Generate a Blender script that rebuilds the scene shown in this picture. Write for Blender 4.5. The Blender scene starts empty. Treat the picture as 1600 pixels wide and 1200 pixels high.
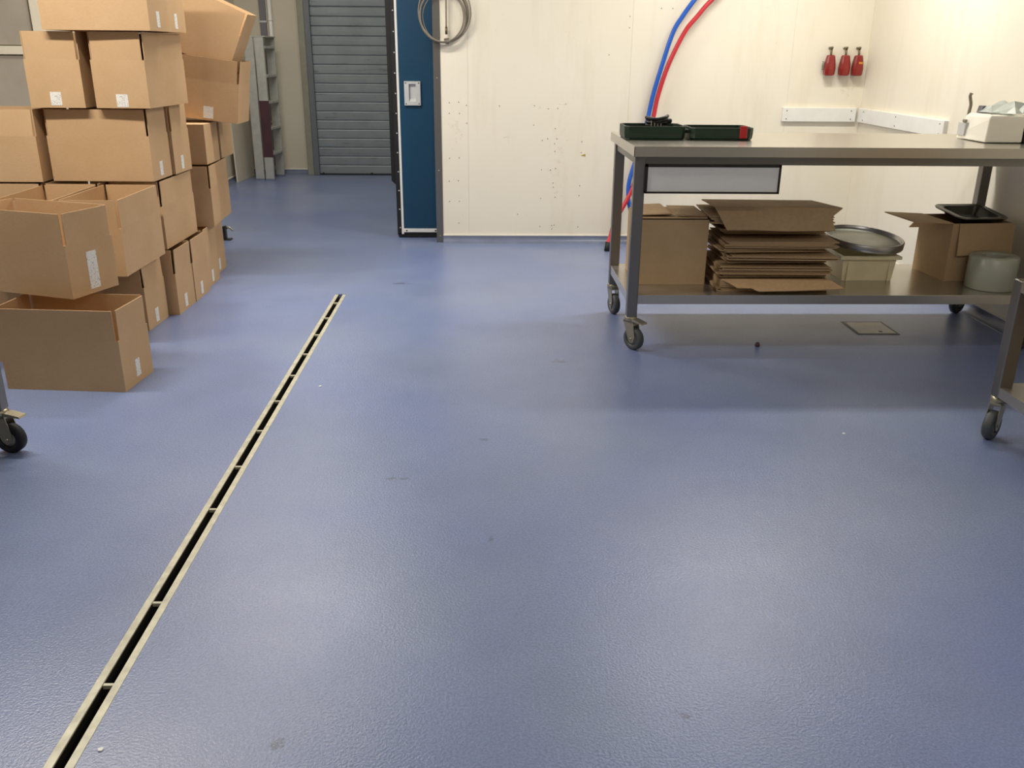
import bpy, bmesh, math, random
from mathutils import Vector, Matrix
random.seed(7)
S = bpy.context.scene
COL = S.collection
# ------------------------------------------------------------------ camera
cam_d = bpy.data.cameras.new('camera'); cam = bpy.data.objects.new('camera', cam_d); COL.objects.link(cam)
cam_d.sensor_width = 36.0; cam_d.lens = 1384.0 / 1600 * 36; cam_d.clip_start = .02; cam_d.clip_end = 60
def _u(v): return Vector(v).normalized()
_yc = _u(((758-800)/1384, (600-82)/1384, -1)); _zc = -_u(((767-800)/1384, (600-4300)/1384, -1))
_zc = (_zc - _yc * _zc.dot(_yc)).normalized(); _xc = _yc.cross(_zc)
cam.matrix_world = Matrix.Translation((0, 0, 1.4)) @ Matrix((_xc, _yc, _zc)).to_4x4()
S.camera = cam
# ------------------------------------------------------------------ world, exposure
w = bpy.data.worlds.new('world'); S.world = w; w.use_nodes = True
w.node_tree.nodes['Background'].inputs[0].default_value = (.8, .85, 1, 1)
w.node_tree.nodes['Background'].inputs[1].default_value = .05
S.view_settings.view_transform = 'Standard'; S.view_settings.look = 'None'
S.view_settings.gamma = 1; S.view_settings.use_curve_mapping = False
S.view_settings.exposure = 0.0
# ------------------------------------------------------------------ ceiling lamps (fluorescent battens, plus one added fill)
WARM = (1, .95, .86)
LAMPS = [(-1.4, 5.6, 52, 1.4), (1.75, 5.55, 48, 1.4), (-2.2, 3.65, 66, 1.4), (1.6, 0.8, 23, 1.4), (-1.9, 9.2, 22, 1.2), (0.2, -0.6, 8, 1.4)]  # last entry is an unseen fill added near the camera for the foreground
CEIL = 2.85
for i, (x, y, p, ln) in enumerate(LAMPS):
    l = bpy.data.lights.new('batten_glow', 'AREA'); l.shape = 'RECTANGLE'; l.size = ln; l.size_y = .16
    l.energy = p; l.color = WARM
    o = bpy.data.objects.new('batten_glow', l); COL.objects.link(o); o.location = (x, y, CEIL - .094)

# ------------------------------------------------------------------ materials
def rgb(h):
    h = h.lstrip('#'); c = [int(h[i:i+2], 16)/255 for i in (0, 2, 4)]
    return tuple(x/12.92 if x <= .04045 else ((x+.055)/1.055)**2.4 for x in c) + (1,)
class NT:
    def __init__(s, name):
        s.m = bpy.data.materials.new(name); s.m.use_nodes = True
        s.t = s.m.node_tree; s.b = s.t.nodes['Principled BSDF']
    def n(s, typ, **kw):
        nd = s.t.nodes.new(typ)
        for k, v in kw.items():
            if k in nd.inputs: nd.inputs[k].default_value = v
            else: setattr(nd, k, v)
        return nd
    def l(s, a, b): s.t.links.new(a, b)
    def coord(s, out='Object', scale=(1, 1, 1)):
        c = s.n('ShaderNodeTexCoord'); m = s.n('ShaderNodeMapping'); m.inputs['Scale'].default_value = scale
        s.l(c.outputs[out], m.inputs[0]); return m.outputs[0]
    def geo(s, scale=(1, 1, 1)):
        c = s.n('ShaderNodeNewGeometry'); m = s.n('ShaderNodeMapping'); m.inputs['Scale'].default_value = scale
        s.l(c.outputs['Position'], m.inputs[0]); return m.outputs[0]
    def noise(s, co, scale, detail=4, rough=.55):
        nd = s.n('ShaderNodeTexNoise', Scale=scale, Detail=detail, Roughness=rough); s.l(co, nd.inputs['Vector']); return nd.outputs[0]
    def ramp(s, f, *st):
        r = s.n('ShaderNodeValToRGB'); e = r.color_ramp.elements
        while len(e) < len(st): e.new(.5)
        for el, (p, c) in zip(e, st):
            el.position = p; el.color = c if len(c) == 4 else tuple(c) + (1,)
        s.l(f, r.inputs[0]); return r.outputs[0]
    def mix(s, f, a, b, mode='MIX'):
        m = s.n('ShaderNodeMix', data_type='RGBA', blend_type=mode)
        for v, i in ((f, 0), (a, 6), (b, 7)):
            if hasattr(v, 'is_output'): s.l(v, m.inputs[i])
            else: m.inputs[i].default_value = v
        return m.outputs[2]
    def bump(s, h, strength, dist=.01):
        b = s.n('ShaderNodeBump', Strength=strength, Distance=dist); s.l(h, b.inputs['Height']); s.l(b.outputs[0], s.b.inputs['Normal'])
    def set(s, **kw):
        for k, v in kw.items():
            i = s.b.inputs[k.replace('_', ' ')]
            if hasattr(v, 'is_output'): s.l(v, i)
            else: i.default_value = v
        return s
def simple(name, col, rough=.5, metal=0, var=.0, spec=.5, scale=12, bump=0):
    t = NT(name); c = rgb(col)
    if var:
        nz = t.noise(t.coord(), scale); d = tuple(x*(1-var) for x in c[:3])+(1,); u = tuple(min(1, x*(1+var)) for x in c[:3])+(1,)
        c = t.ramp(nz, (.3, d), (.7, u))
        if bump: t.bump(nz, bump)
    t.set(Base_Color=c, Roughness=rough, Metallic=metal, Specular_IOR_Level=spec); return t.m
def BW(v): return (v, v, v, 1)
M = {}
def mk_floor():
    t = NT('epoxy_floor'); co = t.geo()
    base = t.ramp(t.noise(co, .9, 5), (.3, rgb('#6e7daa')), (.7, rgb('#7f8cab')))
    b1 = t.noise(co, 155, 2, .6); sp = t.ramp(b1, (.36, BW(.84)), (.64, BW(1.12)))
    c = t.mix(1.0, base, sp, 'MULTIPLY')
    dirt = t.ramp(t.noise(co, 1.7, 5, .6), (.45, BW(0)), (.75, BW(.30)))
    c = t.mix(dirt, c, rgb('#626c84'))
    # a few dark scuffs with a shape of their own
    grain = t.noise(co, 28, 6, .75)
    for (x, y, rx, ry) in ((.445, 1.60, .06, .06), (-.006, 3.13, .05, .04), (.36, 4.05, .20, .07), (-.31, 2.80, .13, .05), (-.455, 1.53, .05, .05), (.02, 2.38, .05, .05), (-.55, 5.6, .2, .1)):
        mp = t.n('ShaderNodeMapping'); mp.inputs['Location'].default_value = (-x/rx, -y/ry, 0); mp.inputs['Scale'].default_value = (1/rx, 1/ry, 0)
        t.l(co, mp.inputs[0]); ln = t.n('ShaderNodeVectorMath', operation='LENGTH'); t.l(mp.outputs[0], ln.inputs[0])
        near = t.ramp(ln.outputs['Value'], (.0, BW(.40)), (1, BW(0)))
        ad = t.n('ShaderNodeMath', operation='ADD'); t.l(near, ad.inputs[0]); t.l(grain, ad.inputs[1])
        c = t.mix(t.ramp(ad.outputs[0], (.79, BW(0)), (.92, BW(.6))), c, rgb('#3d4047'))
    ro = t.ramp(t.noise(co, 2.2, 4), (.3, BW(.29)), (.7, BW(.36)))
    t.set(Base_Color=c, Roughness=ro, Specular_IOR_Level=.7)
    t.bump(b1, .34, .003)
    return t.m
M['floor'] = mk_floor()
def mk_wall(name, c0, stain=.3, marks=False):
    t = NT(name); co = t.geo()
    base = t.ramp(t.noise(co, 1.3, 4), (.3, rgb(c0[0])), (.7, rgb(c0[1])))
    st = t.ramp(t.noise(t.geo((3.2, 3.2, .55)), 1.6, 6, .65), (.52, BW(0)), (.80, BW(stain)))
    c = t.mix(st, base, rgb('#d2c3a2'))
    fl = t.ramp(t.noise(co, 22, 5, .7), (.70, BW(0)), (.76, BW(stain*.7)))
    c = t.mix(fl, c, rgb('#b3a68a'))
    if marks:
        grain = t.noise(co, 30, 6, .75)
        for (x, z, rx, rz_, amt, col) in ((.17, .80, .16, .012, .30, '#8a826e'), (.59, 1.04, .07, .012, .34, '#6c665a'), (.41, 1.02, .04, .03, .28, '#7a7264'), (.56, .60, .16, .75, .16, '#c9b48c'), (-.22, .86, .09, .2, .2, '#b9ab8d'), (2.72, 1.2, .14, .22, .2, '#a8987c')):
            mp = t.n('ShaderNodeMapping'); mp.inputs['Location'].default_value = (-x/rx, 0, -z/rz_); mp.inputs['Scale'].default_value = (1/rx, 0, 1/rz_)
            t.l(co, mp.inputs[0]); ln = t.n('ShaderNodeVectorMath', operation='LENGTH'); t.l(mp.outputs[0], ln.inputs[0])
            near = t.ramp(ln.outputs['Value'], (.0, BW(amt)), (1, BW(0)))
            ad = t.n('ShaderNodeMath', operation='ADD'); t.l(near, ad.inputs[0]); t.l(grain, ad.inputs[1])
            c = t.mix(t.ramp(ad.outputs[0], (.64, BW(0)), (.9, BW(.4))) if amt < .25 else t.ramp(ad.outputs[0], (.74, BW(0)), (.9, BW(.7))), c, rgb(col))
    t.set(Base_Color=c, Roughness=.42, Specular_IOR_Level=.35); t.bump(t.noise(co, 5, 3), .05, .02); return t.m
M['wall'] = mk_wall('cream_panel', ('#eee7d4', '#f2ecdc'))
M['wall_b'] = mk_wall('cream_panel_marked', ('#eee7d4', '#f2ecdc'), .3, True)
M['putty'] = simple('yellow_putty', '#b59a4c', .6)
M['wall2'] = mk_wall('passage_panel', ('#cdc5b2', '#d6cebb'), .25)
M['ceil'] = simple('ceiling_white', '#cfcec9', .7)
def mk_card(name, a, b):
    t = NT(name); co = t.coord()
    oi = t.n('ShaderNodeObjectInfo')
    base = t.ramp(t.noise(co, 3.5, 4), (.3, rgb(a)), (.7, rgb(b)))
    fib = t.ramp(t.noise(t.coord('Object', (1, 1, 9)), 60, 3), (.35, BW(.95)), (.65, BW(1.04)))
    c = t.mix(1.0, base, fib, 'MULTIPLY')
    wv = t.n('ShaderNodeTexWave', Scale=50.0, Distortion=.4); wv.bands_direction = 'DIAGONAL'
    t.l(t.coord('Object', (1, 1, 0)), wv.inputs[0])
    t.bump(wv.outputs[1], .05, .002)
    t.set(Base_Color=c, Roughness=.78, Specular_IOR_Level=.2); return t.m
M['card'] = mk_card('brown_cardboard', '#c2a078', '#cba982')
M['card2'] = mk_card('dull_cardboard', '#b29774', '#bfa37f')
def mk_sticker():
    t = NT('printed_sticker')
    nz = t.noise(t.coord('Object', (160, 160, 160)), 1.4, 2)
    t.set(Base_Color=t.ramp(nz, (.33, rgb('#8c8a86')), (.42, rgb('#eceae4'))), Roughness=.5); return t.m
M['sticker'] = mk_sticker()
def mk_steel(name, a, b, ro, scale=(1, 40, 40)):
    t = NT(name); nz = t.noise(t.coord('Object', tuple(min(v, 3) for v in scale)), 1.2, 1)
    t.set(Base_Color=t.ramp(nz, (.3, rgb(a)), (.7, rgb(b))), Metallic=.85, Roughness=ro); return t.m
M['steel'] = mk_steel('brushed_steel', '#c2bdb2', '#c7c2b7', .26, (1, 6, 6))
M['steel_leg'] = mk_steel('dull_steel_tube', '#83817d', '#898682', .36, (6, 6, 1))
M['zinc'] = mk_steel('zinc_plate', '#a39a83', '#bdb59d', .35, (20, 20, 20))
M['drain_rail'] = simple('worn_resin_edge', '#bfbaa4', .45, .2, .2, scale=24)
M['dark_steel'] = simple('dark_channel', '#15140f', .7, .2)
M['lid_rim'] = mk_steel('polished_rim', '#a8a8a8', '#b8b8b8', .28, (4, 4, 4))
M['lid_plate'] = simple('dusty_lid_plate', '#c6c8bc', .45, .2, .14, scale=6)
M['pan'] = mk_steel('dark_pan_steel', '#3b3a37', '#4a4844', .28, (6, 6, 6))
M['rubber'] = simple('black_rubber', '#17171a', .6, 0, .2)
M['grey_rubber'] = simple('grey_wheel', '#4f5253', .55, 0, .15)
M['wheel_hub'] = simple('wheel_hub', '#8b8d8d', .5, .2, .1)
M['blue_door'] = simple('teal_blue_laminate', '#12425f', .38, 0, .06, scale=2)
M['white_pl'] = simple('white_plastic', '#eeede8', .38, 0, .03)
M['grey_pl'] = simple('pale_grey_plastic', '#c9cbcb', .4, 0, .04)
M['shutter'] = simple('grey_shutter_steel', '#7c8186', .48, .25, .07, scale=5)
def mk_shutter():
    t = NT('scuffed_shutter'); co = t.geo()
    sc = t.ramp(t.noise(t.geo((1.2, 1, 14)), 2.4, 6, .7), (.58, BW(0)), (.72, BW(.75)))
    c = t.mix(sc, t.ramp(t.noise(co, 3, 4), (.3, rgb('#7c8489')), (.7, rgb('#8a9297'))), rgb('#4a4b4a'))
    t.set(Base_Color=c, Roughness=.45, Metallic=.2); return t.m
M['slat'] = mk_shutter()
M['jamb'] = simple('olive_grey_jamb', '#8b8b7c', .5, .1, .08)
M['guide'] = simple('grey_guide', '#6c7176', .45, .3, .07)
M['alu'] = simple('worn_aluminium', '#b9bab5', .45, .35, .1, scale=14)
M['maroon'] = simple('maroon_paint', '#4a2c36', .45, 0, .12)
M['skirt'] = simple('epoxy_skirting', '#6f778e', .32, 0, .14, scale=8)
M['cap'] = simple('white_cap_strip', '#eceadf', .5)
M['red_pl'] = simple('glossy_red_plastic', '#8a2522', .2, 0, .08)
M['orange'] = simple('orange_sticker', '#d98a35', .5)
M['blue_hose'] = simple('blue_hose', '#1f5cc0', .35, 0, .05)
M['red_hose'] = simple('red_hose', '#c5303a', .35, 0, .05)
M['wire'] = simple('grey_wire_sheath', '#8d8578', .4, .25, .1, scale=60)
M['hook'] = simple('bronze_hook', '#6d634d', .4, .6)
M['green_case'] = simple('dark_green_plastic', '#14301f', .42, 0, .1)
M['black_pl'] = simple('black_plastic', '#141516', .4)
M['red_latch'] = simple('red_latch', '#c02028', .4)
M['tub'] = simple('cream_plastic', '#eae1bc', .4, 0, .05)
M['device'] = simple('ivory_device', '#f6f2e6', .35, 0, .02)
M['cab_panel'] = simple('grey_cabinet_panel', '#b9b0a2', .4, .1, .12, scale=3)
M['cab_frame'] = simple('cream_frame', '#efe7d2', .4)
M['conduit'] = simple('grey_trunking', '#77757c', .5)
M['dark_trim'] = simple('brown_black_trim', '#231d18', .45)
M['panel_white'] = simple('white_drawer_front', '#efede9', .3, 0, .02)
M['hatch'] = simple('scuffed_hatch_plate', '#cfc9bc', .45, .1, .1, scale=10)
M['lamp_body'] = simple('lamp_housing', '#f2f2ee', .4)
t = NT('translucent_roll'); t.set(Base_Color=rgb('#a9ab9c'), Roughness=.32, Subsurface_Weight=.2, Subsurface_Radius=(.02, .02, .02)); M['roll'] = t.m
t = NT('clear_bag'); t.set(Base_Color=rgb('#e9efe9'), Roughness=.22, Transmission_Weight=.45, IOR=1.15); M['bag'] = t.m
M['bag_blue'] = simple('blue_print', '#1d86b4', .35)
M['blue_bag'] = simple('blue_plastic_bag', '#1f567f', .3, 0, .25)
t = NT('lamp_diffuser'); t.set(Base_Color=(1, 1, 1, 1), Emission_Color=WARM + (1,), Emission_Strength=4.0); M['lamp'] = t.m

# ------------------------------------------------------------------ mesh helpers
class MB:
    """collects shapes into one mesh"""
    def __init__(s): s.bm = bmesh.new(); s.X = Matrix()
    def _add(s, vs, fs, smooth=False):
        v = [s.bm.verts.new(s.X @ Vector(p)) for p in vs]
        out = []
        for f in fs:
            try:
                fc = s.bm.faces.new([v[i] for i in f]); fc.smooth = smooth; out.append(fc)
            except ValueError: pass
        return v, out
    def box(s, x0, x1, y0, y1, z0, z1, bev=0, seg=2):
        vs = [(x, y, z) for z in (z0, z1) for y in (y0, y1) for x in (x0, x1)]
        v, f = s._add(vs, [(0, 2, 3, 1), (4, 5, 7, 6), (0, 1, 5, 4), (2, 6, 7, 3), (0, 4, 6, 2), (1, 3, 7, 5)])
        if bev:
            es = list({e for fc in f for e in fc.edges})
            bmesh.ops.bevel(s.bm, geom=es, offset=bev, segments=seg, profile=.5, affect='EDGES')
        return s
    def prism(s, poly, axis, a, b):
        """extrude a 2-D polygon along axis ('x': poly is (y,z); 'y': (x,z); 'z': (x,y))"""
        def P(p, t): return {'x': (t, p[0], p[1]), 'y': (p[0], t, p[1]), 'z': (p[0], p[1], t)}[axis]
        n = len(poly); vs = [P(p, a) for p in poly] + [P(p, b) for p in poly]
        s._add(vs, [tuple(range(n))[::-1], tuple(range(n, 2*n))] + [(i, (i+1) % n, n+(i+1) % n, n+i) for i in range(n)])
        return s
    def lathe(s, prof, n=32, c=(0, 0, 0), rot=None, smooth=True):
        """profile of (r,z) turned about z; closed when r = 0 at the ends"""
        R = rot or Matrix(); C = Vector(c); vs = []; fs = []
        for r, z in prof:
            for k in range(n):
                a = 2*math.pi*k/n; vs.append(C + R @ Vector((r*math.cos(a), r*math.sin(a), z)))
        for i in range(len(prof)-1):
            for k in range(n): fs.append((i*n+k, i*n+(k+1) % n, (i+1)*n+(k+1) % n, (i+1)*n+k))
        if prof[0][0] > 0 and prof[0] != prof[-1]: fs.append(tuple(range(n))[::-1]); fs.append(tuple((len(prof)-1)*n+k for k in range(n)))
        v, f = s._add(vs, fs, smooth)
        return s
    def tube(s, pts, r, n=8, cap=True):
        pts = [Vector(p) for p in pts]; vs = []; fs = []; up = None
        for i, p in enumerate(pts):
            d = (pts[min(i+1, len(pts)-1)] - pts[max(i-1, 0)]).normalized()
            if up is None: up = d.orthogonal().normalized()
            up = (up - d*up.dot(d)).normalized(); sd = d.cross(up)
            rr = r[i] if isinstance(r, (list, tuple)) else r
            for k in range(n):
                a = 2*math.pi*k/n; vs.append(p + (up*math.cos(a) + sd*math.sin(a))*rr)
        for i in range(len(pts)-1):
            for k in range(n): fs.append((i*n+k, i*n+(k+1) % n, (i+1)*n+(k+1) % n, (i+1)*n+k))
        if cap: fs.append(tuple(range(n))[::-1]); fs.append(tuple((len(pts)-1)*n+k for k in range(n)))
        s._add(vs, fs, True); return s
    def build(s, name, mat, parent=None, loc=None, rot=None):
        bmesh.ops.remove_doubles(s.bm, verts=s.bm.verts, dist=1e-6)
        bmesh.ops.recalc_face_normals(s.bm, faces=s.bm.faces)
        me = bpy.data.meshes.new(name); s.bm.to_mesh(me); s.bm.free()
        me.materials.append(M[mat] if isinstance(mat, str) else mat)
        o = bpy.data.objects.new(name, me); COL.objects.link(o)
        if parent: o.parent = parent
        if loc: o.location = loc
        if rot: o.rotation_euler = rot
        return o
def tag(o, label=None, cat=None, group=None, kind=None):
    if label: o['label'] = label
    if cat: o['category'] = cat
    if group: o['group'] = group
    if kind: o['kind'] = kind
    return o
def empty(name, loc=(0, 0, 0), rot=(0, 0, 0)):
    o = bpy.data.objects.new(name, None); COL.objects.link(o); o.location = loc; o.rotation_euler = rot
    o.empty_display_size = .1; return o
def thing(name, label, cat, loc=(0, 0, 0), rot=(0, 0, 0), group=None): return tag(empty(name, loc, rot), label, cat, group)
def struct(o): o['kind'] = 'structure'; return o
def copy_part(o, parent, loc=None, rot=None):
    c = o.copy(); COL.objects.link(c); c.parent = parent
    if loc is not None: c.location = loc
    if rot is not None: c.rotation_euler = rot
    return c
def copy_tree(o, parent=None):
    c = o.copy(); COL.objects.link(c); c.parent = parent
    for ch in list(o.children): copy_tree(ch, c)
    return c
def smooth_path(pts, n=8):
    """Catmull-Rom through points"""
    P = [Vector(p) for p in pts]; P = [P[0]*2-P[1]] + P + [P[-1]*2-P[-2]]; out = []
    for i in range(1, len(P)-2):
        for k in range(n):
            t = k/n; a, b, c, d = P[i-1:i+3]
            out.append(.5*((2*b)+(c-a)*t+(2*a-5*b+4*c-d)*t*t+(3*b-a-3*c+d)*t**3))
    return out + [P[-2]]
R_ = math.radians

# ================================================================== THE ROOM
X0, X1, Y0, YB = -4.3, 2.84, -2.6, 6.93      # left wall, right wall, rear wall, back wall faces
DX0, DX1, DY0, DY1 = -.922, -.857, .2, 5.325  # drain opening
m = MB()
m.box(X0, DX0, Y0, 11.3, -.2, 0); m.box(DX1, X1+.1, Y0, 7.6, -.2, 0); m.box(DX1, -.2, 7.6, 11.3, -.2, 0)
m.box(DX0, DX1, DY1, 11.3, -.2, 0); m.box(DX0, DX1, Y0, DY0, -.2, 0); m.box(DX0, DX1, DY0, DY1, -.2, -.12)
struct(m.build('floor', 'floor')); 
struct(MB().box(X0-.1, X1+.1, Y0-.1, 11.4, CEIL, CEIL+.1).build('ceiling', 'ceil'))
# back wall: a core with separate cladding panels and fine joints
wb = struct(MB().box(-.33, X1+.1, YB+.012, YB+.13, 0, CEIL).build('wall_back', 'wall'))
xs = [-.33, -.128, 1.075, 2.27, X1]
for a, b in zip(xs[:-1], xs[1:]):
    MB().box(a+.0004, b-.0004, YB, YB+.0115, .05, CEIL, .0003, 1).build('panel', 'wall_b', wb)
MB().prism([(.728, .668), (.762, .682), (.765, .662)], 'y', YB-.0015, YB).build('putty_patch', 'putty', wb)
scr = None
pts = [(98,135),(163,132),(217,153),(98,209),(168,210),(219,278),(100,521),(166,518),(98,680),(161,677),(100,821),(168,820),(165,970),(446,157),(689,156),(851,175),(786,178),(684,291),(834,315),(743,397),(781,386),(845,386),(829,420),(831,473),(1018,406),(1014,482),(738,601),(800,603),(835,592),(818,693),(819,722),(1003,712),(732,800),(832,791),(998,780),(727,995),(808,988),(825,985),(808,1013),(990,998),(572,910)]
def wall_pt(px, py, Y=YB):
    d = cam.matrix_world.to_3x3() @ Vector(((px-800)/1384, (600-py)/1384, -1)); return Vector((0, 0, 1.4)) + d*(Y/d.y)
WALL_SCREWS = [wall_pt(680+u/4.443, 130+v/4.443) for u, v in pts] + [wall_pt(940+u/5, v/5) for u, v in ((468,65),(557,66),(222,128),(218,217),(58,428))]
for p in WALL_SCREWS:
    if scr is None:
        scr = MB().lathe([(0, 0), (.0042, 0), (.0035, .002), (0, .0022)], 8, rot=Matrix.Rotation(R_(90), 4, 'X')).build('screw', 'wire', wb, (p.x, YB, p.z))
    else: copy_part(scr, wb, (p.x, YB, p.z))
struct(MB().box(X1, X1+.1, Y0, YB+.13, 0, CEIL).build('wall_right', 'wall'))
struct(MB().box(X0-.1, X0, Y0, 7.1, 0, CEIL).build('wall_left', 'wall2'))
struct(MB().box(X0-.1, X1+.1, Y0-.1, Y0, 0, CEIL).build('wall_rear', 'wall2'))
struct(MB().box(X0, -2.86, 7.0, 7.1, 0, CEIL).build('wall_corner', 'wall'))
struct(MB().box(-2.96, -2.86, 7.1, 11.2, 0, CEIL).build('wall_passage', 'wall2'))
m = MB(); m.box(-2.86, -2.13, 11.05, 11.2, 0, CEIL); m.box(-2.13, -1.05, 11.05, 11.2, 2.3, CEIL); m.box(-1.05, -.2, 11.05, 11.2, 0, CEIL)
struct(m.build('wall_shutter', 'wall2'))
struct(MB().box(-.3, -.2, 7.42, 11.05, 0, CEIL).build('wall_inner', 'wall2'))
# coved skirting with a pale cap strip
def cove(name, axis, pos, a, b, sign, h=.052, r=.045):
    # profile: out from the wall along 'sign'
    pr = [(0, h), (sign*.006, h)] + [(sign*(.006+r*(1-math.cos(R_(t)))), .003+(h-.012)*(1-math.sin(R_(t)))) for t in range(0, 91, 15)] + [(sign*(r+.012), 0), (0, 0)]
    m = MB()
    if axis == 'x': m.prism([(pos+p, z) for p, z in pr], 'x', a, b)
    else: m.prism([(pos+p, z) for p, z in pr], 'y', a, b)
    o = struct(m.build(name, 'skirt'))
    c = MB(); q = sorted((pos, pos+sign*.008))
    if axis == 'x': c.box(a, b, q[0], q[1], h, h+.009)
    else: c.box(q[0], q[1], a, b, h, h+.009)
    c.build('cap_strip', 'cap', o); return o
cove('baseboard_back', 'x', YB, -.33, X1, -1)
cove('baseboard_right', 'y', X1, Y0, YB, -1)
cove('baseboard_passage', 'x', 11.05, -2.86, -2.14, -1)
cove('baseboard_left', 'y', -2.86, 7.1, 11.05, 1)
# stainless end trim of the back wall
tr = struct(MB().box(-.382, -.33, YB-.008, YB+.13, 0, CEIL, .002, 1).build('trim_1', 'steel_leg'))
for z in (.05, .55, 1.22, 1.9): 
    MB().lathe([(0, 0), (.006, 0), (.005, .003), (0, .003)], 10, c=(-.356, YB-.008, z), rot=Matrix.Rotation(R_(90), 4, 'X')).build('screw', 'zinc', tr)
# ------------------------------------------------------------------ roller shutter
sh = struct(thing('door_1', 'grey scuffed roller shutter closed at the end of the passage', 'roller shutter', (-1.55, 10.97, 0)))
SW = .5
pr = [(.002, .002), (-.008, .004), (-.0105, .010), (-.011, .05), (-.010, .092), (-.006, .0995), (.002, .1025), (.008, .1025), (.008, .002)]
s0 = MB().prism(pr, 'x', -SW+.06, SW-.01).build('slat', 'slat', sh, (0, 0, .012))
for k in range(1, 22): copy_part(s0, sh, (0, 0, .012+k*.1035))
MB().box(-SW+.06, SW-.01, -.02, .01, 0, .012).build('bottom_bar', 'rubber', sh)
for xx in (-.40, .18): MB().box(xx-.012, xx+.012, -.024, -.012, .006, .03, .003, 1).build('stop_block', 'rubber', sh)
MB().box(-SW-.005, -SW+.062, -.05, .03, 0, 2.35, .004, 1).build('guide_rail', 'guide', sh)
MB().box(SW-.03, SW+.06, -.05, .03, 0, 2.35, .004, 1).build('guide_rail', 'guide', sh)
struct(MB().box(-2.13, -2.055, 10.93, 11.08, 0, 2.4, .004, 1).build('trim_2', 'jamb'))
# ------------------------------------------------------------------ blue sliding door
dr = struct(thing('door_2', 'teal blue sliding door with recessed white pull, slid behind the cream wall', 'sliding door', (-.2, 7.12, 0)))
MB().box(-.452, .5, -.02, .08, .075, 2.2, .002, 1).build('panel', 'blue_door', dr)
MB().box(-.470, -.452, -.024, .08, .03, 2.2, .002, 1).build('edge_strip', 'white_pl', dr)
bt = MB().box(-.452, .5, -.026, .08, .045, .075, .002, 1).build('bottom_strip', 'white_pl', dr)
for xx in (-.43, -.20): MB().lathe([(0, 0), (.007, 0), (.006, .003), (0, .003)], 10, c=(xx, -.026, .06), rot=Matrix.Rotation(R_(90), 4, 'X')).build('screw', 'hook', bt)
MB().box(-.498, .5, -.012, .07, .004, .045, .006, 2).build('bottom_seal', 'rubber', dr)
g = MB().box(-.505, -.470, -.012, .05, .02, 2.2, .006, 2).build('gasket', 'rubber', dr)
rot90 = Matrix.Rotation(R_(90), 4, 'X')
sc0 = None
for k in range(15):
    z = .08+k*.146
    if sc0 is None: sc0 = MB().lathe([(0, 0), (.006, 0), (.004, .004), (0, .004)], 8, rot=rot90).build('screw', 'grey_pl', g, (-.482, -.012, z))
    else: copy_part(sc0, g, (-.482, -.012, z))
MB().prism([(-.545, .44), (-.512, .41), (-.515, 2.2), (-.545, 2.2)], 'y', .06, .085).build('wiper_strip', 'rubber', dr)
# recessed pull handle: plate with a sunk finger cup
hp = MB()
hx0, hx1, hz0, hz1 = -.413, -.291, 1.018, 1.192
cx0, cx1, cz0, cz1 = -.378, -.326, 1.045, 1.172
for a, b, c, d in ((hx0, cx0, hz0, hz1), (cx1, hx1, hz0, hz1), (cx0, cx1, hz0, cz0), (cx0, cx1, cz1, hz1)): hp.box(a, b, -.042, -.02, c, d)
h = hp.build('pull_plate', 'grey_pl', dr)
MB().prism([(-.0205, cz0), (-.0205, cz1), (-.0215, cz1), (-.0215, cz0+.02), (-.038, cz0)], 'x', cx0, cx1).build('finger_cup', 'grey_pl', h)
for a in (hx0+.012, hx1-.012):
    for b in (hz0+.012, hz1-.012): MB().lathe([(0, 0), (.005, 0), (.004, .003), (0, .003)], 8, c=(a, -.042, b), rot=rot90).build('screw', 'hook', h)
# ------------------------------------------------------------------ floor drain and hatch
d = thing('floor_drain', 'long narrow slot drain with pale edges running along the blue floor', 'floor drain', ((DX0+DX1)/2, 2.75, 0))
L = (DY1-DY0)/2
MB().box(-.0325, -.0125, -L, L, -.0035, .0015, .0008, 1).build('edge_rail', 'drain_rail', d)
MB().box(.0125, .0325, -L, L, -.0035, .0015, .0008, 1).build('edge_rail', 'drain_rail', d)
m = MB(); m.box(-.0325, -.0125, -L, L, -.12, -.0035); m.box(.0125, .0325, -L, L, -.12, -.0035); m.box(-.0125, .0125, -L, L, -.12, -.1)
m.build('channel', 'dark_steel', d)
b0 = None
for y in (5.13, 4.81, 4.495, 4.176, 3.866, 3.545, 3.228, 2.906, 2.588, 2.064, 1.732, 1.2, .88, .56):
    if b0 is None: b0 = MB().box(-.0126, .0126, -.005, .005, -.012, -.001, .001, 1).build('cross_bar', 'drain_rail', d, (0, y-2.75, 0))
    else: copy_part(b0, d, (0, y-2.75, 0))
hx = thing('floor_hatch', 'small square grey metal access hatch set in the floor under the table', 'floor hatch', (2.108, 4.605, 0))
MB().box(-.116, .116, -.122, .122, 0, .0015).build('frame', 'dark_trim', hx)
MB().box(-.1, .1, -.104, .104, .0015, .003).build('plate', 'hatch', hx)
MB().lathe([(0, .003), (.011, .003), (.011, .0036), (0, .0036)], 14, c=(.03, -.07, 0)).build('key_hole', 'dark_trim', hx)

# ------------------------------------------------------------------ ceiling battens (above the frame), added fill housed alike
for i, (x, y, p, ln) in enumerate(LAMPS):
    where = ['over the far end of the carton stack', 'over the steel table', 'over the front of the carton stack', 'right of the camera', 'in the passage', 'near the camera, added as fill light'][i]
    t_ = thing('ceiling_lamp', 'white fluorescent batten on the ceiling ' + where, 'ceiling lamp', (x, y, CEIL), group='ceiling battens')
    MB().box(-ln/2-.03, ln/2+.03, -.1, .1, -.06, 0, .008, 2).build('housing', 'lamp_body', t_)
    MB().box(-ln/2, ln/2, -.085, .085, -.088, -.06, .012, 2).build('diffuser', 'lamp', t_)

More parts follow.
